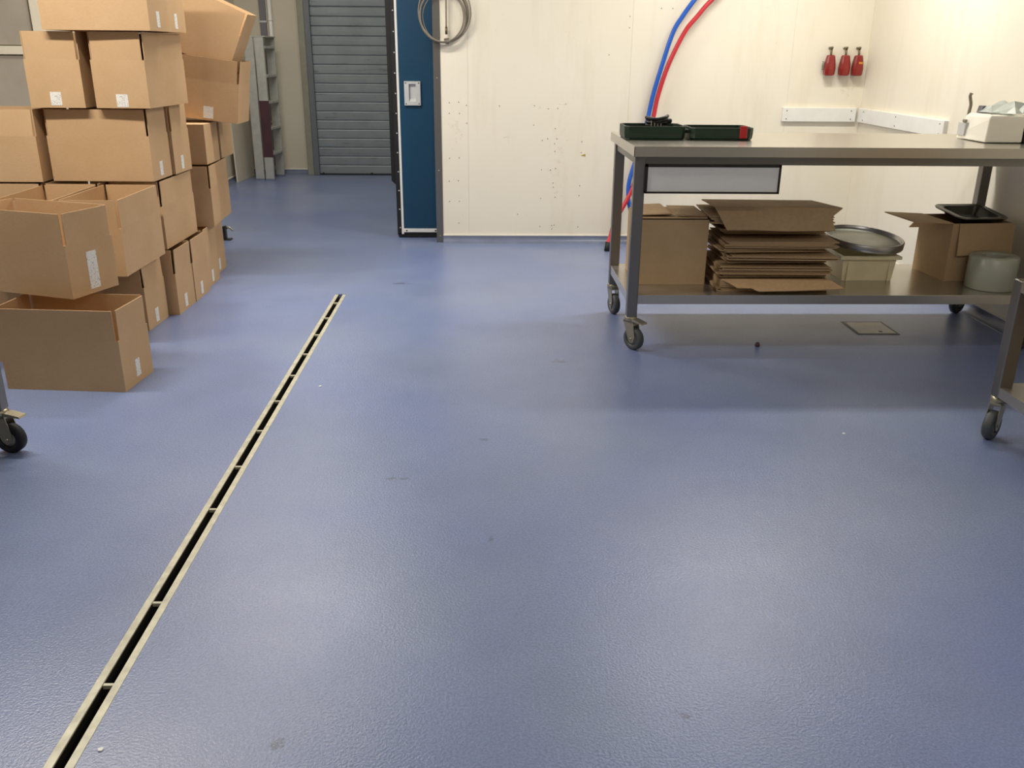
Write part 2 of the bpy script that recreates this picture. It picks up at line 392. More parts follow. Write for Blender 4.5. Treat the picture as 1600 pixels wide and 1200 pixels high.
# ================================================================== CARTONS
CL, CW, CB, CF = .53, .275, .232, .133      # length, width, body height, flap height
GRP = 'cartons in the stack on the left'
def carton(label, corner, z, axis='x', rz=0, roll=0, stickers=(), lean=(0, 0, 0, 0), shut=False, CW=CW):
    """corner = right-front-bottom corner (x,y) in the room; axis = direction of the long side"""
    lx, ly = (CL, CW) if axis == 'x' else (CW, CL)
    a = R_(rz); Rm = Matrix.Rotation(a, 4, 'Z') @ Matrix.Rotation(R_(roll), 4, 'Y')
    off = Rm @ Vector((-lx/2, ly/2, 0))
    o = thing('cardboard_box', label, 'box', (corner[0]+off.x, corner[1]+off.y, z+off.z), group=GRP)
    o.rotation_euler = Rm.to_euler()
    t = .004; x, y = lx/2, ly/2
    m = MB(); m.box(-x, x, -y, y, 0, t); m.box(-x, x, -y, -y+t, t, CB); m.box(-x, x, y-t, y, t, CB)
    m.box(-x, -x+t, -y+t, y-t, t, CB); m.box(x-t, x, -y+t, y-t, t, CB)
    m.build('body', 'card', o)
    g = .011
    if shut:
        MB().box(-x, x, -y, -.002, CB, CB+t).build('flap', 'card', o); MB().box(-x, x, .002, y, CB, CB+t).build('flap', 'card', o)
    else:
        # front, back, left, right flaps standing up; lean in degrees outward
        MB().box(-x+g, x-g, 0, t, 0, CF).build('flap', 'card', o, (0, -y, CB), (R_(lean[0]), 0, 0))
        MB().box(-x+g, x-g, -t, 0, 0, CF).build('flap', 'card', o, (0, y, CB), (R_(-lean[1]), 0, 0))
        MB().box(0, t, -y+g, y-g, 0, CF).build('flap', 'card', o, (-x, 0, CB), (0, R_(-lean[2]), 0))
        MB().box(-t, 0, -y+g, y-g, 0, CF).build('flap', 'card', o, (x, 0, CB), (0, R_(lean[3]), 0))
    for face, u, v, sw, sh_ in stickers:
        if face == 'r': MB().box(x, x+.0008, -y+u*ly-sw/2, -y+u*ly+sw/2, v, v+sh_).build('sticker', 'sticker', o)
        else: MB().box(-x+u*lx-sw/2, -x+u*lx+sw/2, -y-.0008, -y, v, v+sh_).build('sticker', 'sticker', o)
    return o
ST = ('r', .46, .018, .042, .075)
Z1, Z2, Z3, Z4 = .368, .743, 1.117, 1.487
# ground layer
carton('open brown carton on the floor nearest the camera, front of the stack', (-1.567, 3.648), 0, 'x', -5, stickers=[('r', .5, .03, .04, .08)], lean=(1, 0, 0, 1))
carton('carton on the floor just behind the frontmost carton', (-1.784, 4.558), 0, 'x', -2, stickers=[ST], lean=(0, 0, 0, -2))
carton('floor carton jutting out, second in the row behind the frontmost', (-1.722, 4.866), 0, 'x', -1, stickers=[ST], lean=(0, 0, 0, 2))
carton('floor carton in the middle of the row along the aisle', (-1.715, 5.152), 0, 'x', 0, stickers=[ST], lean=(0, 0, 0, 0))
carton('floor carton second from the far end of the row', (-1.735, 5.46), 0, 'x', 1, stickers=[ST])
carton('floor carton at the far end of the row', (-1.782, 5.785), 0, 'x', 1, stickers=[ST])
carton('floor carton hidden behind the frontmost carton', (-1.96, 4.06), 0, 'x', 0)
carton('floor carton at the inner left of the stack', (-2.36, 4.60), 0, 'x', 0)
# first layer
carton('carton turned askew on top of the frontmost carton, with a tall white sticker', (-1.775, 3.755), .388, 'x', -20, stickers=[('r', .5, .02, .058, .165)], lean=(0, 0, 0, 0))
carton('empty open carton whose long side faces the aisle, behind the askew carton', (-1.735, 4.255), Z1, 'y', -.5, lean=(0, 0, 0, 0))
carton('open carton left of the empty one, second layer by the picture edge', (-2.035, 4.23), Z1, 'y', 0)
carton('carton in the second layer under the boxes with raised flaps, left side', (-2.045, 4.80), Z1, 'y', 0)
carton('carton in the second layer with a plain long side facing the aisle', (-1.752, 4.885), Z1, 'y', -.5)
carton('second layer carton at the inner left, under the wide left carton', (-2.34, 4.80), Z1, 'x', 0)
carton('carton turned askew at the far end of the second layer', (-1.690, 5.575), Z1, 'y', 4, lean=(0, 0, 0, 0))
carton('second layer carton at the far end, behind the askew one', (-2.03, 5.60), Z1, 'y', 0)
# second layer
carton('wide carton in the third layer, centre of the stack', (-1.757, 4.835), Z2, 'x', -1, stickers=[ST], lean=(0, 0, 0, 0))
carton('third layer carton behind the wide one, sticker facing the aisle', (-1.738, 5.13), Z2, 'x', -1, stickers=[ST])
carton('wide carton in the third layer cut by the left picture edge', (-2.322, 4.80), Z2, 'x', 0, lean=(-6, 0, 0, 0))
carton('carton of the third layer under the tilting boxes', (-1.70, 5.60), Z2, 'x', 0, shut=True)
carton('third layer carton farthest along the aisle', (-1.71, 5.955), Z2, 'x', 0, shut=True)
# third layer
carton('narrow-fronted carton with raised flaps, right one of the upper pair', (-1.712, 4.785), Z3, 'y', -3, stickers=[('f', .5, .006, .06, .062)], lean=(0, 0, 0, 0))
carton('narrow-fronted carton with raised flaps, left one of the upper pair', (-2.042, 4.80), Z3, 'y', 0, stickers=[('f', .48, .012, .055, .065)])
# top layer
carton('topmost wide carton of the stack', (-1.650, 4.75), Z4, 'x', -1, stickers=[ST])
carton('topmost carton behind the wide one', (-1.655, 5.04), Z4, 'x', -1, stickers=[ST])
# leaning pair at the far end
carton('carton tilting towards the aisle beside the ladder, sticker at its foot', (-1.530, 5.74), .972, 'x', 0, roll=7, stickers=[('f', .66, .012, .06, .07)], lean=(2, 0, 0, 3))
carton('steeply tilted carton on top at the far end, beside the ladder', (-1.565, 5.757), 1.268, 'x', 0, roll=24, CW=.24)

# ================================================================== STEEL TABLE
def caster(name_parent, loc, rz, wheel_mat='grey_rubber', r=.058, brake=False):
    """swivel caster: plate, fork, wheel (> hub), axle; z = 0 at the floor"""
    c = empty('caster', loc, (0, 0, rz)); c.parent = name_parent
    MB().lathe([(0, .148), (.03, .148), (.032, .152), (.032, .166), (.028, .17), (0, .17)], 20).build('swivel_head', 'zinc', c)
    m = MB()
    for s in (-1, 1):
        m.prism([(-.032, .15), (.03, .15), (-.008, .05), (-.022, .036), (-.04, .042), (-.05, .07)], 'y', s*.021-.0015, s*.021+.0015)
    m.box(-.034, .032, -.0225, .0225, .138, .15, .002, 1)
    m.build('fork', 'zinc', c)
    rt = Matrix.Rotation(R_(90), 4, 'X')
    wh = MB().lathe([(r*.55, -.018), (r*.88, -.018), (r, -.011), (r, .011), (r*.88, .018), (r*.55, .018), (r*.55, -.018)], 28, c=(-.026, 0, r), rot=rt).build('wheel', wheel_mat, c)
    MB().lathe([(0, -.012), (r*.3, -.017), (r*.56, -.011), (r*.56, .011), (r*.3, .017), (0, .012)], 24, c=(-.026, 0, r), rot=rt).build('hub', 'wheel_hub', wh)
    MB().lathe([(0, -.026), (.006, -.026), (.006, .026), (0, .026)], 10, c=(-.026, 0, r), rot=rt).build('axle', 'zinc', c)
    if brake:
        b = MB(); b.prism([(.0, .158), (-.035, .161), (-.088, .150), (-.091, .143), (-.04, .147), (0, .146)], 'y', -.02, .02); b.build('brake_pedal', 'zinc', c)
    return c
tb = thing('steel_table', 'long stainless steel work table on casters with a lower shelf', 'table', (1.73, 4.6, 0))
ox, oy = 1.73, 4.6
TX0, TX1, TY0, TY1, TZ = .688-ox, 2.80-ox, 4.19-oy, 5.0-oy, 1.0
m = MB(); m.box(TX0, TX1, TY0, TY1, TZ-.004, TZ, .0015, 1)
m.box(TX0, TX1, TY0, TY0+.003, TZ-.046, TZ-.003); m.box(TX0, TX1, TY1-.003, TY1, TZ-.046, TZ-.003)
m.box(TX0, TX0+.003, TY0, TY1, TZ-.046, TZ-.003); m.box(TX1-.003, TX1, TY0, TY1, TZ-.046, TZ-.003)
m.build('tabletop', 'steel', tb)
LX = (.728-ox, 2.762-ox); LY = (4.262-oy, 4.925-oy)
m = MB()
for y in LY: m.box(LX[0], LX[1], y-.018, y+.018, .912, .954)
for x in LX: m.box(x-.018, x+.018, LY[0], LY[1], .912, .954)
m.build('top_frame', 'steel_leg', tb)
m = MB(); m.box(LX[0]-.022, LX[1]+.022, LY[0]-.02, LY[1]+.02, .276, .281, .001, 1)
m.box(LX[0], LX[1], LY[0]-.02, LY[0]-.017, .235, .277); m.box(LX[0], LX[1], LY[1]+.017, LY[1]+.02, .235, .277)
m.box(LX[0]-.022, LX[0]-.019, LY[0], LY[1], .235, .277); m.box(LX[1]+.019, LX[1]+.022, LY[0], LY[1], .235, .277)
m.build('shelf', 'steel', tb)
lg = None
for x in LX:
    for y in LY:
        if lg is None: lg = MB().box(-.026, .026, -.026, .026, .168, .955, .004, 2).build('leg', 'steel_leg', tb, (x, y, 0))
        else: copy_part(lg, tb, (x, y, 0))
caster(tb, (LX[0], LY[0], 0), R_(130), brake=True)
caster(tb, (LX[0], LY[1], 0), R_(105))
caster(tb, (LX[1], LY[1], 0), R_(30))
caster(tb, (LX[1], LY[0], 0), R_(30))
# hanging drawer with a dark edge trim
a, b, c_, d_ = .752-ox, 1.392-ox, .782, .916
dw = MB().box(a+.01, b-.01, 4.24-oy, 4.6-oy, c_+.01, d_-.01).build('drawer', 'panel_white', tb)
m = MB(); y0, y1 = 4.215-oy, 4.24-oy
m.box(a, b, y0, y1, c_, c_+.009); m.box(a, b, y0, y1, d_-.011, d_); m.box(a, a+.010, y0, y1, c_, d_); m.box(b-.010, b, y0, y1, c_, d_)
m.build('edge_trim', 'dark_trim', dw)
MB().box(a+.009, b-.009, y0+.004, y1, c_+.008, d_-.010).build('drawer_front', 'panel_white', dw)

# ------------------------------------------------------------------ green tool case, open
tc = thing('tool_case', 'open dark green plastic tool case at the left end of the steel table', 'tool case', (1.005, 4.62, 1.0))
def tray_half(x0, x1, h, ch):
    y0, y1, t = -.105, .105, .008; m = MB()
    c = .02
    outer = [(x0+c, y0), (x1-c, y0), (x1, y0+c), (x1, y1-c), (x1-c, y1), (x0+c, y1), (x0, y1-c), (x0, y0+c)]
    cx, cy = (x0+x1)/2, 0
    def ring(k, z): return [(cx+(p[0]-cx)*k[0], cy+(p[1]-cy)*k[1], z) for p in outer]
    sx = (x1-x0-2*t)/(x1-x0); sy = (y1-y0-2*t)/(y1-y0)
    rs = [ring((.95, .93), 0), ring((.985, .98), .010), ring((1, 1), .03), ring((1, 1), h-.004), ring((.995, .99), h), ring((sx, sy), h), ring((sx*.98, sy*.98), .012)]
    n = 8; vs = [v for r in rs for v in r]; fs = [tuple(range(n))[::-1], tuple((len(rs)-1)*n+k for k in range(n))]
    for i in range(len(rs)-1):
        for k in range(n): fs.append((i*n+k, i*n+(k+1) % n, (i+1)*n+(k+1) % n, (i+1)*n+k))
    m._add(vs, fs); return m
tray_half(-.315, -.012, .066, 0).build('case_base', 'green_case', tc)
tray_half(.012, .328, .060, 0).build('case_lid', 'green_case', tc)
m = MB()
for yy in (-.06, .06): m.tube([(-.0, yy-.03, .042), (0, yy+.03, .042)], .010, 10); m.box(-.02, .02, yy-.025, yy+.025, .034, .048)
m.build('hinge', 'black_pl', tc)
for yy in (-.107,): MB().box(.255, .292, yy-.006, yy+.004, .010, .070, .003, 1).build('latch', 'red_latch', tc)
cb = thing('cable_bundle', 'black power cable wound up with grey wire in the green tool case', 'cable', (.86, 4.6, 1.013))
pth = [(math.cos(a*.7)*.05*(1+.1*math.sin(a)), math.sin(a*.7)*.04, .02+.005*math.sin(a*1.3)+a*.0016) for a in range(0, 46)]
MB().tube(smooth_path(pth, 3), .0085, 7).build('cord', 'black_pl', cb)
for k in range(4): 
    xx = -.03+.016*k; MB().tube([(xx+.005*math.cos(t_), .048*math.cos(t_), .05+.036*math.sin(t_)) for t_ in [i*math.pi/10 for i in range(21)]], .0028, 6).build('tie_wire', 'wire', cb)
MB().box(.02, .072, -.03, .02, .062, .086, .008, 2).build('plug', 'black_pl', cb)

# ------------------------------------------------------------------ ivory device, bag, black box
dv = thing('label_printer', 'ivory plastic desk device on the right end of the steel table', 'printer', (2.555, 4.585, 1.0), (0, 0, R_(1)))
m = MB()
bot = [(-.095, -.14), (.09, -.145), (.09, .14), (-.095, .14)]; mid = [(-.094, -.14), (.09, -.145), (.09, .14), (-.088, .14)]; top = [(-.083, -.134), (.084, -.139), (.084, .11), (-.058, .11)]
vs = [(x, y, .004) for x, y in bot]+[(x, y, .022) for x, y in mid]+[(x*.99, y*.995, .118) for x, y in [(-.091, -.14), (.09, -.145), (.09, .13), (-.070, .12)]]+[(x, y, .132) for x, y in top]
fs = [(3, 2, 1, 0), (12, 13, 14, 15)]+[(i*4+k, i*4+(k+1) % 4, i*4+4+(k+1) % 4, i*4+4+k) for i in range(3) for k in range(4)]
v, f = m._add(vs, fs, False)
bmesh.ops.bevel(m.bm, geom=list({e for fc in f for e in fc.edges}), offset=.006, segments=3, profile=.5, affect='EDGES')
m.build('housing', 'device', dv)
MB().box(-.098, -.070, .06, .13, .02, .085, .003, 2).build('side_slot', 'grey_pl', dv)
MB().box(-.102, -.088, .06, .09, .085, .1, .003, 1).build('lever', 'wire', dv)
MB().tube(smooth_path([(-.06, .115, .03), (-.06, .115, .13), (-.056, .118, .17), (-.066, .12, .21), (-.062, .12, .225)], 5), [.008]*20+[.011], 10).build('stalk', 'wire', dv)
MB().prism([(-.03, .1325), (.045, .1325), (.01, .152), (-.005, .167), (-.022, .167)], 'y', .06, .10).build('bracket', 'conduit', dv)
for k, (xx, yy) in enumerate(((-.025, -.05), (.01, -.03))): MB().box(xx-.014, xx+.014, yy-.004, yy+.004, .1315, .1335).build('mark', 'conduit', dv)
def crumple(nx, ny, sx, sy, amp, seed, hz):
    rnd = random.Random(seed); m = MB()
    P = {}
    for i in range(nx):
        for j in range(ny):
            u, v = i/(nx-1)-.5, j/(ny-1)-.5; e = 1-max(abs(u), abs(v))*2
            P[i, j] = (u*sx*(1+.15*rnd.uniform(-1, 1)), v*sy*(1+.15*rnd.uniform(-1, 1)), max(.002, hz*min(1, e*1.9)+amp*rnd.uniform(-1, 1)*min(1, e*3+.15)))
    ix = {k: n for n, k in enumerate(P)}; vs = list(P.values()); fs = []
    for i in range(nx-1):
        for j in range(ny-1):
            q = [ix[i, j], ix[i+1, j], ix[i+1, j+1], ix[i, j+1]]
            fs += [(q[0], q[1], q[2]), (q[0], q[2], q[3])] if (i+j) % 2 else [(q[0], q[1], q[3]), (q[1], q[2], q[3])]
    base = len(vs); ring = [ix[i, 0] for i in range(nx)]+[ix[nx-1, j] for j in range(1, ny)]+[ix[i, ny-1] for i in range(nx-2, -1, -1)]+[ix[0, j] for j in range(ny-2, 0, -1)]
    vs += [(vs[r][0], vs[r][1], 0) for r in ring]; n = len(ring)
    fs += [(ring[k], base+k, base+(k+1) % n, ring[(k+1) % n]) for k in range(n)] + [tuple(base+k for k in range(n))]
    m._add(vs, fs, False); return m
bg = thing('plastic_bag', 'crumpled clear plastic bag lying on the ivory device', 'plastic bag', (2.645, 4.585, 1.138), (0, R_(0), R_(15)))
crumple(8, 7, .23, .20, .024, 5, .045).build('film', 'bag', bg)
MB().prism([(.045, .028), (.10, .022), (.105, .040), (.06, .046)], 'y', -.092, -.07).build('blue_print', 'bag_blue', bg)
bb = thing('black_box', 'black plastic case right of the ivory device, cut by the picture edge', 'box', (2.72, 4.6, 1.0))
MB().box(-.063, .065, -.15, .13, 0, .118, .01, 2).build('case', 'black_pl', bb)
MB().box(-.05, .05, -.1, .1, .118, .122, .002, 1).build('top_plate', 'dark_trim', bb)

# ------------------------------------------------------------------ things on the shelf
ZS = .2815
def big_carton(name, label, loc, rz, lx, ly, h, mat='card2'):
    o = thing(name, label, 'box', loc, (0, 0, rz)); t = .005; x, y = lx/2, ly/2; m = MB()
    m.box(-x, x, -y, y, 0, t); m.box(-x, x, -y, -y+t, t, h); m.box(-x, x, y-t, y, t, h); m.box(-x, -x+t, -y+t, y-t, t, h); m.box(x-t, x, -y+t, y-t, t, h)
    m.build('body', mat, o); return o
s1 = big_carton('cardboard_box', 'square dull carton with loose top flaps on the shelf behind the left table leg', (.955, 4.64, ZS), R_(0), .355, .37, .335)
MB().box(-.172, .172, -.18, 0, 0, .005).build('flap', 'card2', s1, (0, .183, .336), (R_(0), 0, 0))
MB().box(-.17, .17, 0, .16, 0, .005).build('flap', 'card2', s1, (0, -.18, .340), (R_(1), 0, 0))
MB().box(-.15, .0, -.16, .16, 0, .005).build('flap', 'card2', s1, (.172, 0, .346), (0, R_(1), 0))
MB().box(0, .16, -.16, .16, 0, .005).build('flap', 'card2', s1, (-.172, 0, .352), (0, R_(-2), 0))
# flattened cartons
def flat_carton(label, cx, cy, z, lx, ly, n, rz, rnd, front_flap=None):
    o = thing('flattened_carton', label, 'cardboard', (cx, cy, z), (0, 0, R_(rz)), 'flattened cartons stacked on the shelf')
    t = .0045; zz = 0
    for k in range(n):
        dx, dy = rnd.uniform(-.012, .012), rnd.uniform(-.01, .01); w_ = lx/2+rnd.uniform(-.012, .012)
        m = MB(); m.box(-w_, w_, -ly/2, ly/2, zz, zz+t)
        if k % 2 == 0 and k+1 < n:   # rounded fold joining two sheets on the left edge
            m.prism([(-w_, zz), (-w_-.006, zz+t*.5), (-w_-.008, zz+t*1.1), (-w_-.006, zz+t*1.8), (-w_, zz+t*2.2), (-w_, zz+t*1.6), (-w_-.003, zz+t*1.1), (-w_, zz+t)], 'y', -ly/2, ly/2)
        m.build('sheet', 'card2', o, (dx, dy, 0)); zz += t*1.2
    if front_flap:
        ang, fl, x0, x1, zf = front_flap
        MB().prism([(x0, 0), (x1, 0), (x1+.035, -fl), (x1-.02, -fl*.75), (x0-.01, -fl)] if ang > 90 else [(x0, 0), (x1, 0), (x1+.05, -fl), (x1*.3, -fl*.93), (x0+.12, -fl), (x0+.06, -fl*.85), (x0+.03, -fl*.9)], 'z', 0, t).build('flap', 'card2', o, (0, -ly/2, zf), (R_(-ang if ang <= 90 else ang-180), 0, 0))
    return o
rn = random.Random(3)
places = ['at the bottom of the stack, with its flap spread forward', 'second from the bottom of the stack', 'third from the bottom of the stack', 'fourth from the bottom of the stack', 'fifth from the bottom of the stack', 'sixth from the bottom of the stack', 'seventh from the bottom of the stack', 'eighth from the bottom, set back under the top one', 'on top of the stack, with a wide flap drooping forward']
spec = [(1.455, 4.53, ZS, .56, .42, 5, 0, None), (1.46, 4.545, ZS+.066, .52, .40, 3, 1, None), (1.455, 4.52, ZS+.088, .55, .40, 7, -1.5, None), (1.47, 4.56, ZS+.136, .50, .39, 3, 2, None),
        (1.49, 4.515, ZS+.160, .53, .40, 4, -3, None), (1.44, 4.555, ZS+.188, .52, .40, 4, 2.5, None), (1.475, 4.53, ZS+.216, .54, .39, 6, -1, None), (1.48, 4.66, ZS+.258, .52, .34, 9, 0, None), (1.455, 4.60, ZS+.318, .60, .36, 8, -2.5, None)]
for k, (cx, cy, z, lx, ly, n, rz, ff) in enumerate(spec):
    o = flat_carton('flattened brown carton ' + places[k], cx, cy, z, lx, ly, n, rz, rn)
    if k == 0:
        MB().prism([(-.275, 0), (.275, 0), (.335, -.075), (.10, -.088), (-.10, -.094), (-.13, -.07), (-.20, -.068), (-.235, -.03)], 'z', 0, .005).build('flap', 'card', o, (0, -.205, .058), (R_(26), 0, 0))
        MB().box(-.275, .275, -.21, .2, .028, .058).build('sheet', 'card2', o)
    if k == 8:
        # big top panel and its front flap bent downwards
        MB().prism([(-.30, -.19), (-.30, .17), (.29, .17), (.335, -.19)], 'z', 0, .005).build('sheet', 'card2', o, (0, 0, .075), (R_(-3), 0, 0))
        MB().prism([(-.30, .0), (.335, 0), (.275, -.05), (.285, -.09), (.29, -.118), (.05, -.124), (-.10, -.120), (-.245, -.122)], 'z', 0, .005).build('flap', 'card2', o, (0, -.188, .085), (R_(58), 0, 0))
# round lid on the cream tub
tu = thing('plastic_tub', 'cream rectangular plastic tub under the round steel lid', 'tub', (2.02, 4.68, ZS))
m = MB()
def rr(x, y, z): return [(-x, -y, z), (x, -y, z), (x, y, z), (-x, y, z)]
rs = [rr(.132, .135, 0), rr(.142, .145, .118), rr(.162, .163, .118), rr(.163, .164, .133), rr(.158, .159, .136), rr(.140, .142, .134), rr(.128, .131, .006)]
vs = [p for r in rs for p in r]; fs = [(3, 2, 1, 0), tuple(24+k for k in range(4))]+[(i*4+k, i*4+(k+1) % 4, i*4+4+(k+1) % 4, i*4+4+k) for i in range(6) for k in range(4)]
m._add(vs, fs); m.build('tub_body', 'tub', tu)
for xx in (-.115, .105): MB().prism([(xx, 0), (xx+.004, 0), (xx+.006, .117), (xx+.002, .117)], 'y', -.148, -.136).build('rib', 'tub', tu)
ld = thing('round_lid', 'round steel lid with a raised rim lying on the cream tub', 'lid', (2.035, 4.70, ZS+.168), (R_(6), R_(3.6), 0))
MB().lathe([(.186, .006), (.208, .006), (.210, .010), (.210, .042), (.207, .045), (.199, .045), (.197, .042), (.196, .022), (.186, .020), (.186, .006)], 64).build('rim', 'lid_rim', ld)
MB().lathe([(0, .018), (.196, .018), (.196, .024), (.1, .026), (0, .0265)], 64).build('plate', 'lid_plate', ld)
# open carton with hanging flap
s2 = big_carton('cardboard_box', 'open carton with a flap hanging down at the right end of the shelf', (2.585, 4.70, ZS), R_(5), .34, .31, .305)
MB().box(-.135, .17, -.005, 0, -.165, 0).build('flap', 'card2', s2, (0, -.156, .305), (R_(-6), 0, 0))
MB().box(-.22, 0, -.15, .15, -.002, .003).build('flap', 'card2', s2, (-.168, 0, .306), (0, R_(3), 0))
MB().box(-.165, .165, 0, .14, -.005, 0).build('flap', 'card2', s2, (0, .155, .305), (R_(-40), 0, 0))
pn = thing('steel_pan', 'dark rectangular steel pan resting in the open carton', 'pan', (2.615, 4.725, ZS+.332), (R_(8), R_(1), R_(10)))
m = MB()
def rrect(x, y, r, z, n=5):
    out = []
    for cx, cy, a0 in ((x-r, y-r, 0), (-x+r, y-r, 90), (-x+r, -y+r, 180), (x-r, -y+r, 270)):
        for k in range(n+1):
            a = R_(a0+90*k/n); out.append((cx+r*math.cos(a), cy+r*math.sin(a), z))
    return out
rs = [rrect(.10, .085, .02, -.05), rrect(.128, .11, .035, .0), rrect(.158, .135, .045, .004), rrect(.16, .137, .045, -.002), rrect(.162, .139, .045, .004), rrect(.158, .135, .045, .010), rrect(.126, .108, .035, .006), rrect(.098, .083, .02, -.046)]
n = len(rs[0]); vs = [p for r in rs for p in r]; fs = [tuple(range(n))[::-1], tuple((len(rs)-1)*n+k for k in range(n))]
for i in range(len(rs)-1):
    for k in range(n): fs.append((i*n+k, i*n+(k+1) % n, (i+1)*n+(k+1) % n, (i+1)*n+k))
m._add(vs, fs, True); m.build('basin', 'pan', pn); pn.scale = (.92, .92, .8)
MB().tube([p for p in rrect(.16, .137, .045, .006)]+[rrect(.16, .137, .045, .006)[0]], .0055, 8, False).build('rolled_rim', 'steel_leg', pn)
rl = thing('plastic_roll', 'pale translucent plastic roll standing at the front right of the shelf', 'roll', (2.610, 4.41, ZS))
MB().lathe([(.055, .004), (.116, 0), (.120, .004), (.118, .162), (.110, .169), (.062, .169), (.056, .163), (.055, .004)], 48).build('wound_film', 'roll', rl)
MB().lathe([(.046, .004), (.0548, .004), (.0548, .160), (.046, .160), (.046, .004)], 32).build('core', 'roll', rl)

# ================================================================== WALL THINGS
rb = thing('bumper_rail', 'white rail screwed to the back wall left of the corner', 'rail', (2.53, YB, .98), group='white wall rails')
MB().box(-.29, .268, -.028, 0, -.05, .052, .003, 2).build('rail', 'white_pl', rb)
for xx in (-.26, .23):
    for zz in (-.03, .03): MB().lathe([(0, 0), (.005, 0), (.004, .003), (0, .003)], 8, c=(xx, -.028, zz), rot=rot90).build('screw', 'wire', rb)
r2 = thing('bumper_rail', 'white rail running along the right wall from the corner', 'rail', (X1, 6.2, .98), group='white wall rails')
MB().box(-.028, 0, -.63, .70, -.05, .052, .003, 2).build('rail', 'white_pl', r2)
for yy in (-.58, .05, .6):
    for zz in (-.03, .03): MB().lathe([(0, 0), (.005, 0), (.004, .003), (0, .003)], 8, c=(-.028, yy, zz), rot=Matrix.Rotation(R_(-90), 4, 'Y')).build('screw', 'wire', r2)
# three red hanging tools
for k, (x, lab) in enumerate(((2.545, 'red plastic tool on the back wall with a spring at its side'), (2.655, 'red plastic tool hanging on the back wall, middle of three'), (2.752, 'red plastic tool hanging on the back wall, with an orange sticker'))):
    o = thing('red_tool', lab, 'tool', (x, YB, 1.26), group='red tools hanging in the corner')
    m = MB(); prf = [(.026, 0), (.036, .006), (.039, .05), (.036, .085), (.028, .138), (.022, .144)]
    vs = []
    for r, z in prf:
        for px, py in ((-1, -.55), (-.55, -1), (.55, -1), (1, -.55), (1, .6), (-1, .6)): vs.append((px*r, py*r*.95-.045, z))
    fs = [tuple(range(6))[::-1], tuple(30+q for q in range(6))]+[(i*6+q, i*6+(q+1) % 6, i*6+6+(q+1) % 6, i*6+6+q) for i in range(5) for q in range(6)]
    v, f = m._add(vs, fs, False)
    bmesh.ops.bevel(m.bm, geom=list({e for fc in f for e in fc.edges}), offset=.004, segments=2, profile=.5, affect='EDGES')
    m.build('housing', 'red_pl', o)
    MB().tube([(0, -.045, .14), (0, -.044, .155), (0, -.042, .19)], .0075, 10).build('hanger', 'hook', o)
    MB().tube([(0, 0, .192), (0, -.03, .192), (0, -.05, .188), (0, -.054, .2)], .009, 10).build('hook', 'hook', o)
    if k == 0: MB().tube([(-.042+.010*math.cos(a*1.1), -.03+.01*math.sin(a*1.1), .04+a*.0018) for a in range(34)], .002, 5).build('spring', 'wire', o)
    if k == 2: MB().box(-.006, .022, -.0835, -.081, .083, .098).build('sticker', 'orange', o)
# coil of cable on a hook
co = thing('cable_coil', 'coil of grey cable hanging on a hook at the end of the cream wall', 'cable coil', (-.30, YB, 1.645))
rn = random.Random(11)
for k in range(7):
    r0 = .166+rn.uniform(-.014, .022); cx, cz = rn.uniform(-.012, .012), .178-r0*1.08+rn.uniform(-.003, .003); cz = -cz; yy = -.016-.008*k; ph = rn.uniform(0, 6)
    MB().tube([(cx+r0*math.cos(a), yy+.010*math.sin(a*2+ph), cz+r0*1.08*math.sin(a)) for a in [i*2*math.pi/56 for i in range(57)]], .0046, 7, False).build('cable_loop', 'wire', co)
MB().tube([(.02+.014*math.cos(a), -.03+.03*math.sin(a), -.185+.0009*i) for i, a in enumerate([j*.5 for j in range(40)])], .005, 6).build('binding', 'wire', co)
MB().tube(smooth_path([(.022, -.04, .19), (.021, -.035, .05), (.020, -.03, -.08)], 6), .006, 8).build('loose_end', 'wire', co)
MB().tube([(.020, -.03, -.075), (.020, -.03, -.125)], .009, 10).build('ferrule', 'hook', co)
MB().box(-.07, .09, -.075, 0, .165, .18, .003, 1).build('hook', 'hook', co)
# hoses
def hose(name, label, pts, mat, r=.0165):
    o = thing(name, label, 'hose', pts[-1]); b = Vector(pts[-1])
    MB().tube([p-b for p in smooth_path([Vector(p) for p in pts], 8)], r, 10).build('tube', mat, o); return o
hb = hose('water_hose', 'blue hose arching up the cream wall behind the table', [(1.95, 6.88, 2.25), (1.70, 6.87, 2.02), (1.498, 6.86, 1.764), (1.423, 6.86, 1.658), (1.361, 6.86, 1.55), (1.297, 6.86, 1.332), (1.241, 6.86, 1.108), (1.205, 6.85, .912), (1.14, 6.84, .66), (1.092, 6.82, .478), (1.10, 6.80, .32), (1.17, 6.78, .12), (1.28, 6.74, .018)], 'blue_hose')
hr = hose('water_hose', 'red hose arching up the cream wall behind the table', [(2.05, 6.88, 2.12), (1.82, 6.87, 1.94), (1.622, 6.86, 1.765), (1.53, 6.86, 1.659), (1.445, 6.86, 1.551), (1.344, 6.86, 1.332), (1.279, 6.86, 1.109), (1.247, 6.85, .926), (1.17, 6.83, .62), (1.103, 6.80, .406), (.99, 6.75, .20), (.952, 6.69, .10), (.925, 6.62, .055)], 'red_hose')
MB().tube([(0, 0, .01), (-.006, -.01, -.03), (-.008, -.012, -.053)], .021, 10).build('nozzle', 'rubber', hr)

